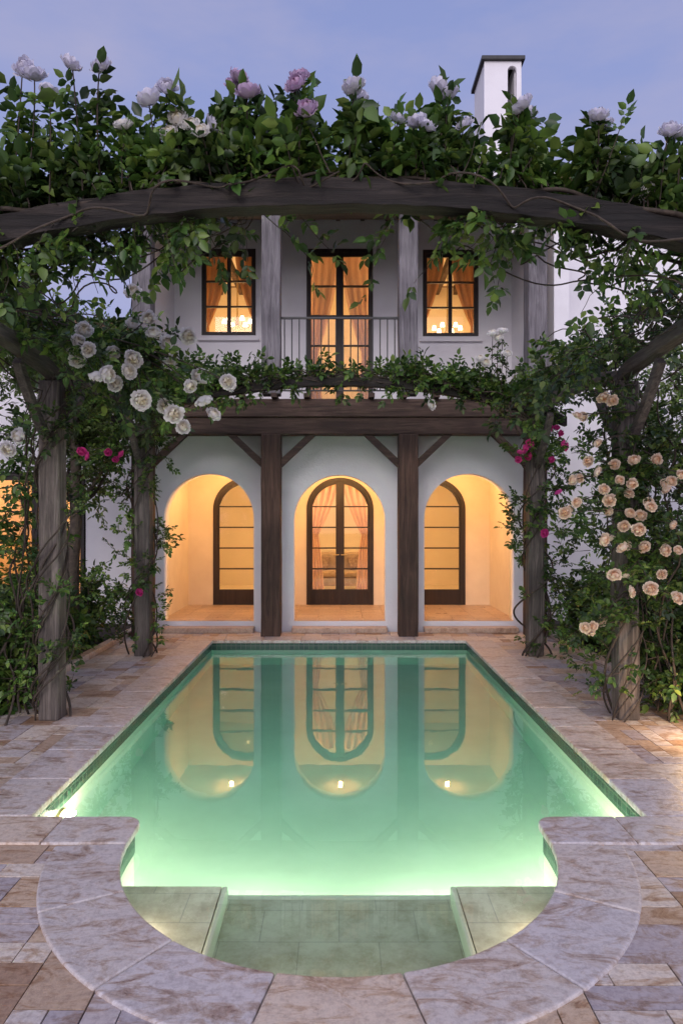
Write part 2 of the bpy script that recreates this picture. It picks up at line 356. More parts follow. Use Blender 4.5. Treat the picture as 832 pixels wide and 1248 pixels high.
for s in (-1,1):
    xi=s*(BR-CI); f=.11
    pl=[(xi,yb+.003)]+[(xi+s*f-s*f*math.cos(a),PY0+CI-f+f*math.sin(a)) for a in [math.pi/2*i/7 for i in range(8)]]
    xm=s*1.74
    pl+=[(xm-s*g2,PY0+CI),(xm-s*g2,yb+.003)]
    if s<0: pl=pl[::-1]
    prism_bm(bm,pl,-.035,.014)
    bbox(bm,min(xm+s*g2,s*(PX+CW)),max(xm+s*g2,s*(PX+CW)),yb+.003,PY0+CI,-.035,.014)
ri=BR-CI; ro=1.64
a0=math.pi+math.asin((BC-yb)/ri)+.002; a1=2*math.pi-math.asin((BC-yb)/ri)-.002
nw=7
for i in range(nw):
    s0=a0+(a1-a0)*i/nw+.0018; s1=a0+(a1-a0)*(i+1)/nw-.0018
    pl=[(ri*math.cos(s0+(s1-s0)*k/8),BC+ri*math.sin(s0+(s1-s0)*k/8)) for k in range(9)]
    outr=[]
    for k in range(8,-1,-1):
        a=s0+(s1-s0)*k/8; x,y=ro*math.cos(a),BC+ro*math.sin(a)
        if y>yb: y=yb-.002
        outr.append((x,y))
    prism_bm(bm,pl+outr,-.035,.014+random.uniform(-.0015,.0015))
cop=bm_obj('coping',bm,M_cop,pool); add_bevel(cop,.012,3)
ol=outline(0)
bm=bmesh.new()
t=[bm.verts.new((p[0],p[1],-.034)) for p in ol]; b=[bm.verts.new((p[0],p[1],-1.35)) for p in ol]
n=len(ol)
for i in range(n): bm.faces.new([t[i],t[(i+1)%n],b[(i+1)%n],b[i]])
bm.faces.new(b)
bm_obj('basin',bm,M_basin,pool,recalc=False)
ol2=outline(-.006,.1)
bm=bmesh.new()
t=[bm.verts.new((p[0],p[1],-.034)) for p in ol2]; b=[bm.verts.new((p[0],p[1],-.24)) for p in ol2]
for i in range(len(ol2)): bm.faces.new([t[i],t[(i+1)%len(ol2)],b[(i+1)%len(ol2)],b[i]])
bm_obj('waterline_tile',bm,M_wt,pool,recalc=False)
YS=3.88; R=BR-.008
def segpoly(x0,x1,y1):
    pts=[]; nseg=20
    for i in range(nseg+1):
        x=x0+(x1-x0)*i/nseg; x=max(-R,min(R,x)); pts.append((x,BC-math.sqrt(max(R*R-x*x,0))))
    pts=[p for p in pts if p[1]<y1-.002]
    return pts+[(pts[-1][0],y1),(pts[0][0],y1)]
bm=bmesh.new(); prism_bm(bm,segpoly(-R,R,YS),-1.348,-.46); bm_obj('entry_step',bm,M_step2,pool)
for s in (-1,1):
    bm=bmesh.new(); x0,x1=(s*R,s*.66) if s<0 else (s*.66,s*R)
    prism_bm(bm,segpoly(x0,x1,YS-.03),-.458,-.25); bo=bm_obj('side_bench',bm,M_step,pool)
    box('bench_edge',min(s*.655,s*.625),max(s*.655,s*.625),BC-1.06,YS-.03,-.457,-.242,M_edge,pool,.012)
box('step_edge',-R+.01,R-.01,YS+.002,YS+.045,-1.347,-.45,M_edge,pool,.012)
bm=bmesh.new(); prism_bm(bm,outline(.03,.1),-1.40,-.12); wt=bm_obj('water',bm,M_water); wt['kind']='structure'
PC=(1,.82,.60)
def poollamp(loc,nrm,e,sc_=1.0,off=.12):
    nrm=Vector(nrm).normalized(); q=nrm.to_track_quat('Z','Y').to_matrix().to_4x4(); q.translation=Vector(loc)
    bm=bmesh.new(); bmesh.ops.create_cone(bm,cap_ends=True,segments=24,radius1=.085*sc_,radius2=.075*sc_,depth=.02,matrix=q); fr=bm_obj('lamp_ring',bm,M_metal,pool)
    q2=q.copy(); q2.translation=Vector(loc)+nrm*.012
    bm=bmesh.new(); bmesh.ops.create_cone(bm,cap_ends=True,segments=24,radius1=.062*sc_,radius2=.055*sc_,depth=.012,matrix=q2); bm_obj('pool_lamp',bm,M_poolamp,pool)
    lamp(Vector(loc)+nrm*off,e,PC,.045*sc_,'pool_light')
poollamp((-PX+.012,4.85,-.34),(1,0,0),42,.9,.06)
poollamp((-1.62,PY0+.012,-.75),(0,1,0),22)
poollamp((1.62,PY0+.012,-.70),(0,1,0),62)
poollamp((-.55,YS+.06,-1.0),(0,1,0),62,1,.16)
poollamp((.6,YS+.06,-1.0),(0,1,0),68,1,.16)
for xx in (-1.02,-.72,-.3,.3,.72,1.02):  # added small lamps, hidden under the near coping lip, to brighten shelf and benches
    yy=BC-math.sqrt((BR-.02)**2-xx*xx); poollamp((xx,yy+.004,-.18),(-xx*.6,1,0),1.9,.3,.035)

# ---------------------------------------------------------------- house
house=top('house',(0,12.5,0),'white stucco two storey villa with arched loggia, lit windows','house')
AW=11.55; TH=.34; BKY=13.7; FL=.17
arches=[(-2.2,1.52,2.66),(.01,1.55,2.64),(2.2,1.52,2.66)]
fill2d('wall',[rect(-3.15,3.16,-.03,3.3)]+[arch(x,wd,FL-.003,zt) for x,wd,zt in arches],TH,M_st,house,AW+TH/2)
bm=bmesh.new()
for j in range(6):
    for i in range(16):
        x=-3.1+i*.39
        bbox(bm,x+.003,x+.387,AW+.0+j*.36+.003,AW+(j+1)*.36-.003,FL-.06,FL)
bm_obj('loggia_floor',bm,M_floor,house)
box('floor_slab',-3.1,3.12,AW+.36,BKY+4,-.03,FL-.062,M_floor,house)
for x,wd,zt in arches: box('step',x-wd/2-.02,x+wd/2+.02,AW-.24,AW-.003,0.0,.085,M_floor,house,.01)
DX=[-1.85,.02,1.86]; DW=1.28; DT=2.72
fill2d('loggia_back_wall',[rect(-3.2,3.2,.10,3.6)]+[arch(x,DW,FL-.03,DT,rise=.62) for x in DX],.25,M_cream,house,BKY+.125)
box('loggia_side_wall',-3.25,-3.02,AW+TH+.002,BKY-.002,.0,3.3,M_cream,house)
box('loggia_side_wall',3.02,3.25,AW+TH+.002,BKY-.002,.0,3.3,M_cream,house)
box('loggia_ceiling',-3.015,3.015,AW+TH+.003,BKY-.003,2.80,2.95,M_cream,house)
def add_door(name,x,w_,z0,zt,yc,rise,rows,arched=True,parent=None,leaf=True,slim=1.0,single=False,cg=None):
    parent=parent or house
    fw=.065*slim
    outer=arch(x,w_-.01,z0,zt-.005,rise=rise) if arched else rect(x-w_/2+.005,x+w_/2-.005,z0,zt-.005)
    loops=[outer]
    cg=.05*slim if cg is None else cg; st=.06*slim
    zb=z0+.30 if leaf else z0+fw+.03
    zspring=(zt-rise) if arched else zt
    def ztop_at(xx,inset):
        r=w_/2-inset; hh=rise-inset
        dx=min(abs(xx-x),r*.999); return zspring+hh*math.sqrt(1-(dx/r)**2)
    zlim=zspring if arched else zt-fw-.05
    hb=.026
    edges=[zb+(zlim-zb)*i/rows for i in range(rows+1)] if not arched else [zb+(zlim+.05-zb)*i/rows for i in range(rows+1)]
    spans=[(x-w_/2+fw+st-.04,x+w_/2-fw-st+.04)] if single else [(x-w_/2+fw+st-.04,x-cg),(x+cg,x+w_/2-fw-st+.04)]
    for xa,xb in spans:
        for i in range(rows):
            a=edges[i]+(hb/2 if i else 0); b_=edges[i+1]-hb/2
            if i==rows-1 and not arched: b_=edges[i+1]
            loops.append(rect(xa,xb,a,b_))
        if arched:
            a=edges[-1]+hb/2; ins=fw+.03
            xs=[xa+(xb-xa)*k/16 for k in range(17)]
            toppts=[(xx,max(a+.01,ztop_at(xx,ins))) for xx in xs]
            loops.append([(xa,a),(xb,a)]+toppts[::-1])
    d=fill2d(name,loops,.07,M_dk,parent,yc)
    ov=arch(x,w_+.06,z0,zt+.03,rise=rise+.03) if arched else rect(x-w_/2-.03,x+w_/2+.03,z0,zt+.03)
    iv=arch(x,w_-.10,z0+.004 ,zt-.055,rise=rise-.05) if arched else rect(x-w_/2+.05,x+w_/2-.05,z0+.05,zt-.05)
    I=Matrix.Identity(4)
    fr=fill2d('frame',[ov,[(p[0],p[1]+.012) for p in iv]],.11,M_dk,None,yc-.02); fr.parent=d; fr.matrix_parent_inverse=I
    gl=fill2d('glass',[arch(x,w_-.12,z0+.05,zt-.07,rise=rise-.07) if arched else rect(x-w_/2+.06,x+w_/2-.06,z0+.05,zt-.06)],.006,M_gl,None,yc+.005); gl.parent=d; gl.matrix_parent_inverse=I
    if leaf and not single:
        bm=bmesh.new()
        for s in (-1,1):
            tube_bm(bm,[(x+s*.03,yc-.03,z0+1.0),(x+s*.03,yc-.09,z0+1.0),(x+s*.14,yc-.09,z0+1.0)],[.012,.012,.009],8)
        hd=bm_obj('handle',bm,M_metal); hd.parent=d; hd.matrix_parent_inverse=I
    return d
for x in DX:
    c_=abs(x)<1; add_door('door',x,DW,FL+.002,DT-.03,BKY+.06,.60,4,single=not c_,cg=.085)
WNL=(-2.72,-1.70,5.58,7.28); WNR=(1.71,2.76,5.56,7.26); DRU=(-.62,.65,3.88,7.28)
fill2d('upper_wall',[rect(-3.3,3.46,3.62,7.9)]+[rect(*a) for a in (WNL,WNR,DRU)],.25,M_st,house,BKY+.127)
box('upper_side_wall',3.46,3.70,11.0,13.95,3.62,7.6,M_st,house)
box('upper_side_wall',-3.54,-3.3,12.2,13.95,3.62,7.6,M_st,house)
add_door('upper_door',(DRU[0]+DRU[1])/2,DRU[1]-DRU[0],DRU[2],DRU[3],BKY+.06,0,5,False,slim=.8,cg=.075)
for wn in (WNL,WNR):
    add_door('window',(wn[0]+wn[1])/2,wn[1]-wn[0],wn[2],wn[3],BKY+.06,0,3,False,leaf=False,slim=.7)
    box('window_sill',wn[0]-.1,wn[1]+.1,BKY-.08,BKY+.01,wn[2]-.12,wn[2]-.052,M_st,house,.01)
def room(x0,x1,y0,y1,z0,z1):
    bm=bmesh.new(); bbox(bm,x0,x1,y0,y1,z0,z1)
    for f in list(bm.faces):
        if f.calc_center_median().y<y0+.01: bm.faces.remove(f)
    return bm_obj('room_wall',bm,M_room,house,recalc=False)
room(-3.25,3.25,BKY+.26,18.2,FL-.04,3.3)
for a,b in ((-3.25,-1.25),(-1.2,1.2),(1.25,3.4)): room(a,b,BKY+.26,16.8,3.83,7.6)
for xx in (-2.9,-2.4,-1.9,-1.45,1.45,1.9,2.4,2.85): box('ceiling_beam',xx-.05,xx+.05,BKY+.3,16.79,7.40,7.595,M_hx,house)
CY=11.05
box('balcony_floor',-3.45,3.45,AW+.2,BKY-.001,3.62,3.80,M_hx,house)
boxes('fascia_beam',[(-3.35,3.36,10.93,11.2,3.53,3.82)],M_hx,house,.015)
boxes('lintel_beam',[(-3.2,3.21,10.96,11.24,3.255,3.525)],M_hx,house,.015)
boxes('lintel_beam',[(-3.3,3.3,11.25,11.54,3.302,3.6)],M_hx,house,.01)
for i in range(13):
    x=-3.1+i*.517; box('joist',x-.045,x+.045,10.80,11.9,3.822,3.892,M_hx,house,.006)
CX=[-3.16,-1.09,1.11,3.17]
for x in CX:
    timber('column',x-.155,x+.155,CY-.155,CY+.155,0,3.252,M_hz,house,2,.004)
    timber('upper_column',x-.15,x+.15,CY-.15,CY+.15,3.895,6.8,M_gz,house,2,.005)
def brace(x,s):
    z0,z1=2.72,3.25; a=x+s*.156; b=x+s*.156+s*.56; t=.10*1.3
    pl=[(a,z0),(b,z1),(b-s*t*1.1,z1),(a,z0+t*1.1)]
    if s<0: pl=pl[::-1]
    fill2d('brace',[pl],.12,M_hx,house,CY)
for x in CX:
    if x>-3: brace(x,-1)
    if x<3: brace(x,1)
box('eave_beam',-3.5,3.5,CY-.14,CY+.14,6.803,7.05,M_hx,house,.012)
bm=bmesh.new()
def slab(bm,x0,x1,pa,pb,t):
    (y0,z0),(y1,z1)=pa,pb
    vs=[bm.verts.new(p) for p in [(x0,y0,z0),(x1,y0,z0),(x1,y1,z1),(x0,y1,z1),(x0,y0,z0+t),(x1,y0,z0+t),(x1,y1,z1+t),(x0,y1,z1+t)]]
    for f in [(0,3,2,1),(4,5,6,7),(0,1,5,4),(1,2,6,5),(2,3,7,6),(3,0,4,7)]: bm.faces.new([vs[i] for i in f])
slab(bm,-3.7,3.75,(10.6,7.1),(14.6,8.25),.12); slab(bm,-3.7,3.75,(18.4,7.1),(14.61,8.25),.12)
roof=bm_obj('roof',bm,M_roof,house)
bm=bmesh.new()
for i in range(15):
    x=-3.45+i*.49; slab(bm,x-.04,x+.04,(10.62,6.985),(13.69,7.865),.11)
bm_obj('rafter',bm,M_hx,house)
ch=[ [(3.19,6.5),(4.0,6.5),(4.0,11.95),(3.19,11.95)], [(x,z) for x,z in arch(3.80,.20,10.95,11.85)] ]
cc=fill2d('chimney',ch,.12,M_st,house,15.06)
boxes('chimney_stack',[(3.19,3.31,15.122,16.1,6.5,11.95),(3.88,4.0,15.122,16.1,6.5,11.95),(3.311,3.879,15.98,16.1,6.5,11.95)],M_st,house)
box('chimney_cap',3.12,4.07,14.93,16.17,11.952,12.04,M_iron,house,.01)
bm=bmesh.new(); tube_bm(bm,[(3.5,15.5,12.04),(3.5,15.5,12.3)],[.02,.015]); bm_obj('chimney_rod',bm,M_iron,house)
def railing(x0,x1,y,z0,z1,name='railing'):
    bm=bmesh.new()
    bbox(bm,x0,x1,y-.022,y+.022,z1-.03,z1); bbox(bm,x0,x1,y-.015,y+.015,z0+.14,z0+.16); bbox(bm,x0,x1,y-.018,y+.018,z0+.06,z0+.08)
    n=int((x1-x0)/.125)
    for i in range(n+1):
        x=x0+(x1-x0)*(i+.5)/(n+1); tube_bm(bm,[(x,y,z0+.07),(x,y,z1-.02)],[.010,.010],6)
    return bm_obj(name,bm,M_iron,house)
railing(CX[1]+.15,CX[2]-.15,CY,3.9,5.16)
fill2d('wing_wall',[rect(-14,-3.26,-.03,5.2),rect(-6.5,-4.65,.20,2.72)],.25,M_st,house,12.6)
add_door('wing_window',-5.575,1.85,.20,2.72,12.55,0,4,False,leaf=False)
bm=bmesh.new(); bbox(bm,-7,-4.3,12.73,15,.1,3)
for f in list(bm.faces):
    if f.calc_center_median().y<12.74: bm.faces.remove(f)
bm_obj('room_wall',bm,M_cream,house,recalc=False)
box('wing_wall',3.72,14,12.9,13.15,-.03,7.5,M_st,house)
box('wing_wall',3.26,3.715,12.6,12.85,-.03,3.7,M_st,house)
box('wing_roof',-14.2,-3.56,11.9,16,5.202,5.38,M_roof,house,.02)
for x in (-1.98,.03,2.0):
    bm=bmesh.new(); bmesh.ops.create_cone(bm,cap_ends=True,segments=20,radius1=.04,radius2=.04,depth=.02,matrix=Matrix.Translation((x,12.6,2.788)))
    bm_obj('ceiling_lamp',bm,M_lampm,house); lamp((x,12.6,2.745),66,WARM,.03,'loggia_light')
for x in (-2.9,-.9,.95,2.9): lamp((x,14.5,3.12),44,WARM2,.1,'room_light')
lamp((0,16.4,3.15),52,WARM2,.1,'room_light')
for x in (-2.2,2.25): lamp((x,15.4,5.3),100,WARM2,.12,'upper_room_light')
for x in (-1.05,1.08): lamp((x,14.8,6.4),42,WARM2,.1,'upper_room_light')
lamp((-5.6,13.9,2.8),70,WARM,.1,'wing_light')

# ---------------------------------------------------------------- curtains, furniture
def curtain(x_out,x_in,zt,zb,y,mat,tie=.42,label='peach curtain tied back inside a tall lit window'):
    nu,nv=48,26; vs=[]; fs=[]
    for j in range(nv+1):
        t=j/nv; z=zt+(zb-zt)*t
        if t<tie: k=1-.72*(t/tie)**1.6
        else: k=.28+.22*((t-tie)/(1-tie))**.7
        for i in range(nu+1):
            s=i/nu; x=x_out+(x_in-x_out)*s*k
            vs.append((x,y+.024*math.sin(s*26+.6*math.sin(t*5))*(.35+.65*k),z))
    for j in range(nv):
        for i in range(nu):
            a=j*(nu+1)+i; fs.append((a,a+1,a+nu+2,a+nu+1))
    o=meshobj('curtain',vs,fs,mat,None,True); o['label']=label; o['category']='curtain'; o['group']='curtains in the lit windows'
    return o
curtain(-.62,.0,2.9,FL+.01,14.9,M_curt,.5); curtain(.66,.04,2.9,FL+.01,14.9,M_curt,.5)
curtain(-.64,.0,7.5,3.9,14.5,M_curt,.6); curtain(.67,0.03,7.5,3.9,14.5,M_curt,.6)
for wn in (WNL,WNR):
    xm=(wn[0]+wn[1])/2
    curtain(wn[0]-.15,xm-.06,7.38,4.6,14.15,M_curt2,.55,'apricot curtain tied back inside a lit window')
    curtain(wn[1]+.15,xm+.06,7.38,4.6,14.15,M_curt2,.55,'apricot curtain tied back inside a lit window')
sofa=top('sofa',(0.05,16.6,FL),'cream upholstered sofa with cushions on a patterned rug','sofa')
box('base',-.75,.85,16.3,17.1,FL+.12,FL+.32,M_sofa,sofa,.03)
for a in (-.6,.07): box('seat_cushion',a,a+.63,16.26,16.9,FL+.323,FL+.47,M_sofa,sofa,.05)
box('backrest',-.6,.7,16.9,17.08,FL+.323,FL+.9,M_sofa,sofa,.06)
for a in (-.77,.705): box('armrest',a,a+.16,16.25,17.08,FL+.325,FL+.66,M_sofa,sofa,.05)
for a in (-.7,.72):
    for b_ in (16.35,17.0): box('leg',a,a+.06,b_,b_+.06,FL,FL+.118,M_dk,sofa)
for a,r in ((-.42,.2),(.4,-.2)):
    o=box('cushion',-.18,.18,-.05,.05,-.17,.17,M_cush,sofa,.04); o.location=(a-.05,.2,.66)
    o.matrix_parent_inverse=Matrix.Identity(4); o.rotation_euler=(-.25,r,0)
rug=box('rug',-1.0,1.1,14.7,16.2,FL-.038,FL+.012,M_rug); rug['label']='patterned brown wool rug on the room floor'; rug['category']='rug'
def chandelier(x,y,z,ztop):
    t=top('chandelier',(x,y,z),'brass chandelier with small glowing shades hanging from ceiling','chandelier')
    bm=bmesh.new(); tube_bm(bm,[(x,y,z),(x,y,z+.05),(x,y,z+.3),(x,y,ztop)],[.02,.05,.02,.008],8)
    for k in range(6):
        a=k*math.pi/3; c,s=math.cos(a),math.sin(a)
        tube_bm(bm,[(x,y,z+.1),(x+.14*c,y+.14*s,z),(x+.27*c,y+.27*s,z+.02),(x+.3*c,y+.3*s,z+.12)],[.01]*4,6)
    bm_obj('arm',bm,M_metal,t)
    for k in range(6):
        a=k*math.pi/3; c,s=math.cos(a),math.sin(a)
        bm=bmesh.new(); tube_bm(bm,[(x+.3*c,y+.3*s,z+.12),(x+.3*c,y+.3*s,z+.21)],[.055,.035],10); bm_obj('lamp_shade',bm,M_bulb,t)
chandelier(2.5,15.8,6.15,7.6); chandelier(-2.35,15.8,6.3,7.6)
gl_=top('added_garden_lamp',(3.15,5.7,0),'small added brass uplight, out of view at the foot of a rose','lamp')  # unseen uplight, added to warm the right post and peach roses
bm=bmesh.new(); tube_bm(bm,[(3.15,5.7,-.02),(3.15,5.7,.10),(3.13,5.74,.16),(3.11,5.78,.24)],[.015,.015,.045,.05],12); bm_obj('lamp_body',bm,M_metal,gl_,True)
bm=bmesh.new(); tube_bm(bm,[(3.109,5.782,.243),(3.108,5.784,.248)],[.042,.042],12); bm_obj('lens',bm,M_bulb,gl_)
lamp((3.09,5.82,.32),20,(1,.66,.36),.04,'added_garden_light')

# ---------------------------------------------------------------- pergola
perg=top('pergola',(0,6.8,0),'weathered timber pergola with arched beams over pool terrace','pergola')
AR=9.0
def az(x,top_=3.84): return top_-x*x/(2*AR)
def archbeam(y,top_,h=.16,t=.17):
    xs=[-3.15+6.3*i/70 for i in range(71)]
    lo=[(x,az(x,top_)-h/2+random.uniform(-.006,.006)) for x in xs]; hi=[(x,az(x,top_)+h/2+random.uniform(-.008,.008)) for x in xs]
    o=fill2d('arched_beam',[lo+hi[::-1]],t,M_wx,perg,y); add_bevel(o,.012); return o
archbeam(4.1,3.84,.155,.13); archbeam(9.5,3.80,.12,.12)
for s in (-1,1):
    for yy,hw in ((4.1,.10),(6.5,.098),(9.5,.105)):
        timber('post',s*2.72-hw,s*2.72+hw,yy-hw,yy+hw,0,3.2,M_wz,perg,2,.008)
    timber('side_beam',s*2.72-.06,s*2.72+.06,3.7,6.55,3.203,3.33,M_wy,perg,1,.006,n=15,bow=.13)
    timber('side_beam',s*2.72-.06,s*2.72+.06,6.56,10.1,3.203,3.33,M_wy,perg,1,.006,n=15,bow=.16)
    for yy,dr in ((6.5,-1),(6.5,1),(9.5,-1)):
        x0,x1=s*2.72-.035,s*2.72+.035
        a=yy+dr*.10; bm=bmesh.new(); N_=7; q=[];r_=[]
        for side in (0,1):
            pts=[]
            for i in range(N_):
                t=i/(N_-1); cy=a+dr*.62*t; cz=2.62+.62*t-.05*math.sin(math.pi*t)
                off=(-.04,.04)[side]; pts.append((cy-dr*off*.7,cz+off*.7))
            (q if side==0 else r_).extend(pts)
        prof=q+r_[::-1]; n=len(prof)
        va=[bm.verts.new((x0,p[0],p[1])) for p in prof]; vb=[bm.verts.new((x1,p[0],p[1])) for p in prof]
        bm.faces.new(va); bm.faces.new(vb[::-1])
        for i in range(n): bm.faces.new([va[i],va[(i+1)%n],vb[(i+1)%n],vb[i]])
        bm_obj('brace',bm,M_wy,perg)

# ---------------------------------------------------------------- plants
class Plant:
    def __init__(s): s.tubes=[]; s.cp=[]; s.cd=[]; s.cs=[]; s.bl=[]
def unit(v): return v/np.maximum(np.linalg.norm(v,axis=-1,keepdims=True),1e-9)
def shoot(P,p,d,length,trop=0.0,wander=.25,r=.005,gap=.04,ls=.07,start=.1,step=.06,leaf=True):
    p=np.array(p,float); d=unit(np.array(d,float)); n=max(3,int(length/step)); pts=[p.copy()]
    for i in range(n):
        d=unit(d+rng.normal(0,wander,3)*.5+np.array([0,0,trop*.15])); p=p+d*length/n; pts.append(p.copy())
    pts=np.array(pts); P.tubes.append((pts,r,r*.45))
    if leaf:
        m=int(length/gap); ts=start+(1-start)*rng.random(m)
        idx=ts*n; i0=np.minimum(idx.astype(int),n-1); fr=(idx-i0)[:,None]
        pos_=pts[i0]*(1-fr)+pts[i0+1]*fr; tg=unit(pts[i0+1]-pts[i0])
        dd=unit(tg*.5+rng.normal(0,.65,(m,3))+np.array([0,0,-.05]))
        P.cp.append(pos_); P.cd.append(dd); P.cs.append(ls*rng.uniform(.6,1.3,m))
        P.cp.append(pts[-1:]); P.cd.append(unit(tg[-1:] if m else d[None])); P.cs.append(np.array([ls]))
    return pts
def path_cane(P,pts,r0,r1,wob=.03,n=60):
    pts=np.array([tuple(p) for p in pts],float); t=np.linspace(0,len(pts)-1,n); i=np.minimum(t.astype(int),len(pts)-2); f=(t-i)[:,None]
    q=pts[i]*(1-f)+pts[i+1]*f
    ph=rng.uniform(0,6,3); k=np.arange(n)[:,None]
    q=q+wob*np.sin(k*np.array([.45,.6,.37])+ph)
    P.tubes.append((q,r0,r1)); return q
def fastmesh(name,V,Q,mat,parent,smooth):
    me=bpy.data.meshes.new(name); me.vertices.add(len(V)); me.vertices.foreach_set('co',V.astype(np.float32).ravel())
    me.loops.add(Q.size); me.loops.foreach_set('vertex_index',Q.astype(np.int32).ravel())
    me.polygons.add(len(Q)); me.polygons.foreach_set('loop_start',np.arange(0,Q.size,4,dtype=np.int32))
    me.update(calc_edges=True); me.validate(); me.materials.append(mat)
    if smooth: me.polygons.foreach_set('use_smooth',np.ones(len(me.polygons),bool))
    o=bpy.data.objects.new(name,me); link(o,parent); return o
def build_tubes(name,tubes,mat,parent,sides=5):
    V=[];Fc=[];base=0
    ang=np.arange(sides)*2*np.pi/sides
    for pts,r0,r1 in tubes:
        n=len(pts); tg=np.gradient(pts,axis=0); tg=unit(tg)
        ref=np.array([.31,.17,.93])
        if abs(np.dot(tg.mean(0),ref))>.9: ref=np.array([.95,.2,.1])
        u_=unit(np.cross(tg,ref)); v=np.cross(tg,u_); r=np.linspace(r0,r1,n)[:,None,None]
        ring=pts[:,None,:]+r*(u_[:,None,:]*np.cos(ang)[None,:,None]+v[:,None,:]*np.sin(ang)[None,:,None])
        V.append(ring.reshape(-1,3))
        a=np.arange(n-1)[:,None]*sides+np.arange(sides)[None,:]; b=np.arange(n-1)[:,None]*sides+(np.arange(sides)[None,:]+1)%sides
        q=np.stack([a,b,b+sides,a+sides],-1).reshape(-1,4)+base; Fc.append(q); base+=n*sides
    return fastmesh(name,np.concatenate(V),np.concatenate(Fc),mat,parent,True)
def build_leaves(name,P,mat,parent,nleaf=5,ratio=.5):
    C=np.concatenate(P.cp); D=np.concatenate(P.cd); S=np.concatenate(P.cs); n=len(C)
    up=unit(np.array([0,0,1.0])+rng.normal(0,.45,(n,3))); side=unit(np.cross(D,up)); nn=np.cross(side,D)
    LP=[];LD=[];LN=[];LS=[]
    spec=[(1.9,0,1.15),(1.35,1,.95),(1.3,-1,.95),(.6,1,.75),(.6,-1,.75)][:nleaf]
    for off,sg,sz in spec:
        dr=unit(D*(1 if sg==0 else .55)+side*sg*.9+nn*rng.normal(0,.25,(n,1))-np.array([0,0,.18]))
        LP.append(C+D*(off*S*.62)[:,None]); LD.append(dr); LS.append(S*sz*rng.uniform(.8,1.15,n)); LN.append(unit(nn+rng.normal(0,.3,(n,3))))
    p=np.concatenate(LP); d=np.concatenate(LD); s=np.concatenate(LS)[:,None]; nr=np.concatenate(LN)
    sd=unit(np.cross(d,nr)); nr=np.cross(sd,d); w_=s*ratio*.5
    b=p; t=p+d*s-nr*s*.12
    r1=p+d*s*.28+sd*w_*.9+nr*s*.08; r2=p+d*s*.62+sd*w_*.85+nr*s*.06
    l1=p+d*s*.28-sd*w_*.9+nr*s*.08; l2=p+d*s*.62-sd*w_*.85+nr*s*.06
    V=np.stack([b,r1,r2,t,l2,l1],1).reshape(-1,3); k=np.arange(len(p))[:,None]*6
    Q=np.stack([k+np.array([0,1,2,3]),k+np.array([0,3,4,5])],1).reshape(-1,4)
    return fastmesh(name,V,Q,mat,parent,False)
def rose_mesh(name,mat,seed=5):
    V=[];Fc=[]; r_=random.Random(seed)
    layers=[(3,.34,82),(4,.46,76),(5,.58,66),(6,.70,54),(7,.82,38),(7,.94,18),(8,1.02,-4)]
    for li,(cnt,rad,pm) in enumerate(layers):
        for c in range(cnt):
            a0=2*math.pi*(c+li*.37)/cnt+r_.uniform(-.2,.2); wd=math.pi*1.35/cnt
            b=len(V); nu,nv=5,5; jr=r_.uniform(.88,1.10); pmx=math.radians(pm+r_.uniform(-10,10)); tilt=r_.uniform(-.14,.14)
            for j in range(nv+1):
                t=j/nv
                for i in range(nu+1):
                    s=i/nu-.5
                    phi=math.radians(-75)+(pmx-math.radians(-75))*t*(1-.22*(2*s)**2*t)
                    RR=rad*jr*(1+(.10+.035*li)*t**4+.05*math.sin(s*11+c+li)*t*t+tilt*s*t)
                    a=a0+s*2*wd*(.5+.5*math.sin(math.pi*min(.15+t*.75,1)))
                    V.append((RR*math.cos(phi)*math.cos(a),RR*math.cos(phi)*math.sin(a),RR*math.sin(phi)*.86))
            for j in range(nv):
                for i in range(nu):
                    q=b+j*(nu+1)+i; Fc.append((q,q+1,q+nu+2,q+nu+1))
    me=bpy.data.meshes.new(name); me.from_pydata(V,[],Fc); me.materials.append(mat)
    me.polygons.foreach_set('use_smooth',[True]*len(me.polygons)); return me
RM={k:[rose_mesh('blossom_'+k,m,s) for s in (5,9,14)] for k,m in dict(white=P_white,lilac=P_lilac,pale=P_pale,peach=P_peach,mag=P_mag).items()}
def bl_shoot(P,c,kind,r,frm,ls=.06,leafy=True,gap=.05):
    c=np.array(c,float); f=np.array(frm,float); n=10; t=np.linspace(0,1,n)[:,None]
    mid=(c+f)/2+np.array([0,0,.06])+rng.normal(0,.03,3)
    pts=(1-t)**2*f+2*t*(1-t)*mid+t*t*c; P.tubes.append((pts,.006,.004))
    if leafy:
        ln=float(np.linalg.norm(c-f)); m=max(4,int(ln/gap)); ts=rng.random(m)*.86
        q=(1-ts[:,None])**2*f+2*ts[:,None]*(1-ts[:,None])*mid+ts[:,None]**2*c
        P.cp.append(q); P.cd.append(unit(rng.normal(0,.7,(m,3))+np.array([0,.5,.1]))); P.cs.append(ls*rng.uniform(.7,1.2,m))
    dr=Vector(c-mid).normalized()*.7+Vector((0,-.55,.45))+Vector(rng.normal(0,.5,3))
    P.bl.append((Vector(c),kind,r,dr))
def finish(P,e,leafmat,stem=M_stem,ratio=.6,nleaf=5):
    build_tubes('stem',P.tubes,stem,e)
    build_leaves('foliage',P,leafmat,e,nleaf,ratio)
    for c,k,r,d in P.bl:
        o=bpy.data.objects.new('blossom',random.choice(RM[k])); o.parent=e; o.matrix_parent_inverse=parent_inv(e)
        o.location=c; o.scale=(r,r*random.uniform(.85,1.05),r*random.uniform(.8,1.05))
        q=d.normalized().to_track_quat('Z','Y'); o.rotation_mode='QUATERNION'
        o.rotation_quaternion=q@Quaternion((0,0,1),random.uniform(0,6)); COL.objects.link(o)
GR='climbing roses on the pergola'
U=lambda a,b: rng.uniform(a,b)
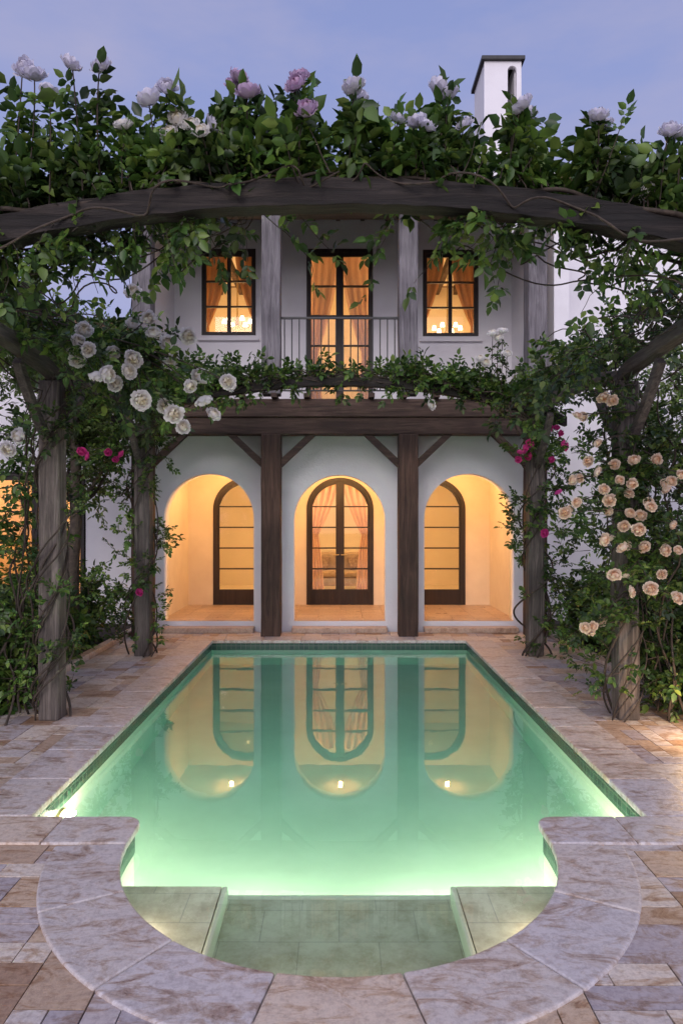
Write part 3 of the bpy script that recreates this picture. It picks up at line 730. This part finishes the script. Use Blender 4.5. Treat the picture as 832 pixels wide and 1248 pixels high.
def helix(P,x,y,z0,z1,r=.19,turns=2.2,rad=.016,ph=0.,n=70,leafy=True,ls=.06,dens=30):
    t=np.linspace(0,1,n); a=ph+turns*2*np.pi*t
    q=np.stack([x+r*(1+.15*np.sin(9*t))*np.cos(a),y+r*np.sin(a),z0+(z1-z0)*t],1); P.tubes.append((q,rad,rad*.6))
    if leafy:
        for k in range(dens):
            i=rng.integers(4,n-1); c=q[i]; d=np.array([c[0]-x,c[1]-y,.12])/r
            shoot(P,c,d+rng.normal(0,.5,3),U(.1,.32),-.3,.35,.004,.05,ls)
topb=[(28,80,'pale'),(42,88,'pale'),(88,76,'pale'),(122,78,'pale'),(203,104,'pale'),(216,142,'white'),(206,161,'white'),(232,150,'white'),(244,158,'white'),(262,152,'pale'),(285,101,'lilac'),(302,109,'lilac'),(292,92,'lilac'),(365,90,'lilac'),(360,100,'lilac'),(373,130,'lilac'),
 (428,108,'pale'),(438,115,'pale'),(432,100,'pale'),(486,143,'pale'),(508,146,'pale'),(520,151,'pale'),(536,104,'pale'),(545,113,'pale'),(630,130,'pale'),(645,135,'pale'),(636,124,'pale'),(722,144,'pale'),(735,150,'pale'),(728,138,'pale'),(815,156,'pale'),(825,160,'pale'),(742,216,'white'),(772,186,'white'),(565,150,'pale'),(790,235,'white'),(180,118,'pale'),(150,150,'white'),(225,165,'white'),(60,110,'pale')]
for s in (-1,1):
    P=Plant(); e=top('climbing_rose',(s*2.95,4.1,0),'climbing rose with pale blossoms over the arched pergola beam','climbing rose',GR)
    q=path_cane(P,[(s*2.95,4.05,0),(s*2.93,4.2,1.6),(s*2.95,4.1,3.3),(s*2.0,4.05,3.72),(s*1.0,4.1,3.88),(0,4.12,3.96)],.024,.010,.03,80)
    path_cane(P,[(s*2.9,4.3,3.2),(s*2.0,4.35,3.55),(s*1.2,4.3,3.95),(s*.2,4.2,3.95)],.016,.008,.07,70)
    path_cane(P,[(s*2.9,4.0,3.3),(s*1.5,3.98,3.65),(s*.7,3.98,3.87),(0,4.0,3.92)],.009,.005,.05,70)
    for k in range(5): path_cane(P,[(s*2.8,4.2+U(0,.5),3.3+U(-.1,.2)),(s*U(1.7,2.1),4.3+U(-.05,.5),3.5+U(-.25,.15)),(s*U(.9,1.3),4.3+U(-.05,.5),3.75+U(-.2,.3)),(s*U(.2,.6),4.2,3.95)],.007,.004,.07,60)
    for k in range(165 if s<0 else 150):
        x=s*2.95*rng.random()**.85; hh=.62 if (s<0 and abs(x)>.9) else .50
        hh*=(.78+.38*math.sin(x*4.3+1)*math.sin(x*1.7))
        shoot(P,(x,4.1+U(-.08,.4),az(x)+U(.04,.14)),(U(-.5,.5),U(-.3,.5),1),U(.18,hh),.1,.3,.005,.042,U(.065,.10))
    for k in range(62 if s<0 else 48):
        x=s*(.75+2.3*rng.random()**.75)
        shoot(P,(x,4.1+U(-.05,.4),az(x)+U(-.1,.08)),(U(-.9,.9),U(-.4,.5),U(-.7,.1)),U(.12,.34),-1.0,.35,.004,.045,U(.055,.085))
    for k in range(30):
        x=s*U(.2,2.9); shoot(P,(x,4.1+U(0,.3),az(x)+.1),(U(-1,1),U(-.1,.5),U(-.1,.3)),U(.35,.75),-1.0,.35,.004,.12,.075)
    for px,py,k in topb:
        if (px<413)==(s<0):
            c=W(px,py,U(3.9,4.2)); bl_shoot(P,c,k,U(.044,.060),(c.x+U(-.06,.06),4.12,az(c.x)+.08),.088,True,.024)
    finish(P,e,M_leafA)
lw=[(163,356),(98,413),(97,438),(122,461),(163,393),(184,390),(140,470),(158,455),(174,488),(228,408),(240,458),(232,471),(247,461),(280,465),(224,521),(199,495),(262,502),(23,532),(7,546),(110,425),(170,482),(104,404),(186,402),(130,455),(208,440),(284,472),(214,505),(250,490),(92,425),(160,440),(205,415),(140,430)]
rp=[(710,508),(735,485),(746,488),(716,562),(706,583),(694,620),(810,590),(830,578),(766,601),(793,617),(740,622),(757,667),(768,625),(741,655),(760,641),(785,667),(811,671),(793,717),(712,765),(731,757),(722,763),(770,721),(825,728),(760,700),(736,596),(702,612),(820,640),(748,566),(728,540),(800,560),(755,585),(778,645),(688,625),(728,575),(812,596),(763,665),(742,610),(780,628),(770,590),(826,670),(704,506),(818,586),(737,658),(790,612),(718,768),(697,585),(806,700),(748,700),(772,560)]
for s in (-1,1):
    lab='climbing rose with clustered white blossoms on a timber post' if s<0 else 'climbing rose with peach blossoms covering a timber post'
    P=Plant(); X=s*2.72; e=top('climbing_rose',(s*2.95,6.5,0),lab,'climbing rose',GR)
    for k in range(6): helix(P,X,6.5,0,3.25,U(.12,.18),U(1.2,3.2),U(.007,.014),U(0,6),80,True,.06,11 if s<0 else 14)
    for k in range(6): path_cane(P,[(X+s*U(.1,.5),6.4+U(-.2,.3),0),(X+s*U(.1,.5),6.5+U(-.2,.3),1.5),(X+s*U(0,.4),6.5+U(-.4,.5),3.1),(X+s*U(-.5,.4),6.5+U(-2,2.2),3.55)],.012,.006,.05,70)
    for k in range(7): path_cane(P,[(X+s*U(-.3,.3),4.2+U(0,.6),3.5+U(-.05,.2)),(X-s*U(-.2,.5),5.5,3.55+U(-.1,.25)),(X-s*U(-.2,.5),7.0,3.55+U(-.1,.25)),(X-s*U(0,.4),9.0,3.5+U(-.1,.2))],.007,.004,.08,60)
    for k in range(150 if s<0 else 110):
        y=U(4.6,9.3); shoot(P,(X+s*U(-.2,.5),y,U(3.46,3.6)),(U(-.9,.9),U(-.6,.6),U(.2,1)),U(.2,.5),.3,.3,.005,.052,U(.06,.095))
    for k in range(85 if s<0 else 130):
        z=U(.1,2.9); shoot(P,(X+s*U(.16,.75),6.55+U(-.3,.7),z),(s*U(-.3,.9),U(-.8,.8),U(-.7,.6)),U(.2,.5),-.5,.35,.004,.055,U(.055,.085))
    if s>0:
        for k in range(30): z=U(.5,2.8); shoot(P,(X-U(.1,.3),6.5+U(-.3,.3),z),(-U(.2,.9),U(-.6,.4),U(-.5,.5)),U(.15,.4),-.5,.35,.004,.055,.06)
    for k in range(38 if s<0 else 14):
        y=U(5.6,7.2); shoot(P,(X-s*U(0,.5),y,U(3.35,3.5)),(-s*U(.5,1),U(-.5,.3),U(-.2,.4)),U(.4,1.15),-.6,.3,.005,.06,.075)
    if s<0:
        for px,py in lw:
            d=U(5.0,5.5); c=W(px+U(-3,3),py+U(-3,3),d); f=(min(-1.75,c.x-U(.1,.5)) if px>60 else c.x-.1,c.y+U(.2,.6),3.3 if px>60 else c.z+.3); bl_shoot(P,c,'white',U(.044,.060),f,.065)
    else:
        for px,py in rp:
            d=U(5.75,6.15); c=W(px,py,d); bl_shoot(P,c,'peach',U(.034,.049),(X+U(-.1,.25),6.4,c.z+U(-.1,.25)),.055)
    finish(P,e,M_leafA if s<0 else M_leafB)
mg={-1:[(100,550),(132,551),(141,560),(147,553),(106,556),(170,722)],1:[(635,550),(643,556),(670,522),(678,521),(686,540),(640,546),(663,650),(680,600),(690,545),(631,560),(672,560),(645,540),(683,528)]}
for s in (-1,1):
    P=Plant(); X=s*2.72; e=top('climbing_rose',(s*2.95,9.5,0),'climbing rose with small magenta blossoms on timber post and arch','climbing rose',GR)
    for k in range(4): helix(P,X,9.5,0,3.25,U(.16,.25),U(1,2.5),U(.010,.016),U(0,6),80,True,.065,18)
    for k in range(6): path_cane(P,[(X,9.4+U(-.1,.2),3.2),(s*1.9,9.45+U(-.1,.1),3.65+U(-.1,.15)),(s*1.0,9.5+U(-.1,.1),3.8+U(-.1,.15)),(0,9.5,3.85+U(-.05,.1)),(-s*.6,9.5,3.82)],.012,.006,.06,80)
    for k in range(170):
        x=s*3.0*rng.random()**.7
        lump=.5+.5*math.sin(x*5.1+s)*math.sin(x*2.3+.7)
        hh=.13+.16*abs(x)/3+.36*lump*(.45+abs(x)/3)
        shoot(P,(x,9.5+U(-.2,.3),az(x,3.8)+U(.02,.14)),(U(-.9,.9),U(-.7,.5),U(-.05,1)),U(.10,hh),.1,.35,.005,.042,U(.06,.09))
    for k in range(26):
        x=s*3.0*rng.random()**.8; shoot(P,(x,9.5+U(-.2,.2),az(x,3.8)),(U(-.9,.9),U(-.7,.3),U(-.8,.1)),U(.1,.32),-1,.35,.004,.045,.07)
    for k in range(70):
        z=U(.1,3.3); shoot(P,(X+s*U(0,.5),9.5+U(-.3,.4),z),(s*U(-.3,.9),U(-.8,.8),U(-.6,.6)),U(.15,.4),-.4,.35,.004,.05,.065)
    for px,py in mg[s]:
        c=W(px,py,U(8.8,9.2)); bl_shoot(P,c,'mag',U(.033,.048),(X,9.4,c.z+.1),.06)
    if s>0:
        for px,py in [(612,402),(607,411),(592,441),(526,493),(618,430),(600,405),(585,436)]:
            c=W(px,py,9.2); bl_shoot(P,c,'white',.058,(c.x+.05,9.5,az(c.x,3.8)),.06)
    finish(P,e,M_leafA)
def shrub(x,y,h,rr,n,ls,mat,label):
    P=Plant(); e=top('shrub',(x,y,0),label,'shrub','shrubs in the planting beds')
    for k in range(9):
        a=U(0,6.28); pts=shoot(P,(x+.08*math.cos(a),y+.08*math.sin(a),0),(math.cos(a)*rr/h*.8,math.sin(a)*rr/h*.8,1),h*U(.7,1),.1,.2,.018,.1,ls)
        for j in range(n//9):
            b_=pts[rng.integers(1,len(pts))]; shoot(P,b_,(U(-1,1),U(-1,1),U(-.2,.8)),U(.25,.6)*min(1,rr*1.4),-.1,.35,.005,.05,ls)
    finish(P,e,mat,nleaf=5)
shr=[(-3.9,7.2,1.1,.5),(-4.4,8.4,1.1,.6),(-3.85,9.0,.9,.45),(-3.9,10.4,1.2,.45),(-4.9,9.8,.9,.6),(-3.75,6.75,1.4,.5),(-3.4,6.9,.7,.3),
     (3.9,7.4,1.6,.5),(4.5,8.5,2.2,.8),(3.85,9.3,1.0,.45),(4.0,10.6,1.2,.5),(5.0,9.9,2.0,.8),(4.9,7.0,2.6,.8),(3.45,6.9,.8,.35)]
for i,(x,y,h,r_) in enumerate(shr):
    shrub(x,y,h,r_,115 if h>2 else 85,.08 if i%2 else .10,M_leafB if i%3 else M_leafA,'dense dark green leafy shrub in the terrace planting bed')
def tree(x,y,zt,rc,n,label):
    P=Plant(); e=top('tree',(x,y,0),label,'tree','trees beside the house')
    T=[]
    trunk=path_cane(P,[(x,y,0),(x+.1,y,zt*.3),(x,y+.1,zt*.62)],.11,.06,.03,20)
    T.append(P.tubes.pop())
    for k in range(16):
        a=U(0,6.28); b_=trunk[rng.integers(11,20)]
        el=U(.3,1.6); pts=shoot(P,b_,(math.cos(a),math.sin(a),el),U(.7,1.15)*rc*1.25,.1,.25,.03,.2,.07,.5)
        for j in range(n):
            c=pts[rng.integers(3,len(pts))]; shoot(P,c,(U(-1,1),U(-1,1),U(-.5,1)),U(.25,.6),-.1,.35,.006,.05,.08)
    build_tubes('trunk',T,M_stem,e,10); build_tubes('branch',P.tubes,M_stem,e); build_leaves('crown',P,M_leafC,e,5,.5)
tree(-3.9,9.9,6.0,1.5,24,'leafy green tree standing beside the white house')
tree(-6.0,9.0,6.3,1.6,18,'leafy green tree standing beside the white house')
tree(5.6,10.2,5.6,1.5,16,'leafy green tree standing beside the white wall')

# ---------------------------------------------------------------- camera
cam=bpy.data.cameras.new('camera'); co=bpy.data.objects.new('camera',cam); COL.objects.link(co)
co.location=(0,0,H); co.rotation_euler=(math.pi/2,0,0); cam.sensor_width=36; cam.lens=24; cam.shift_x=3/1248; cam.shift_y=8/1248
cam.clip_end=500; cam.clip_start=.05; sc.camera=co
sc.view_settings.view_transform='Standard'; sc.view_settings.look='None'; sc.view_settings.exposure=0
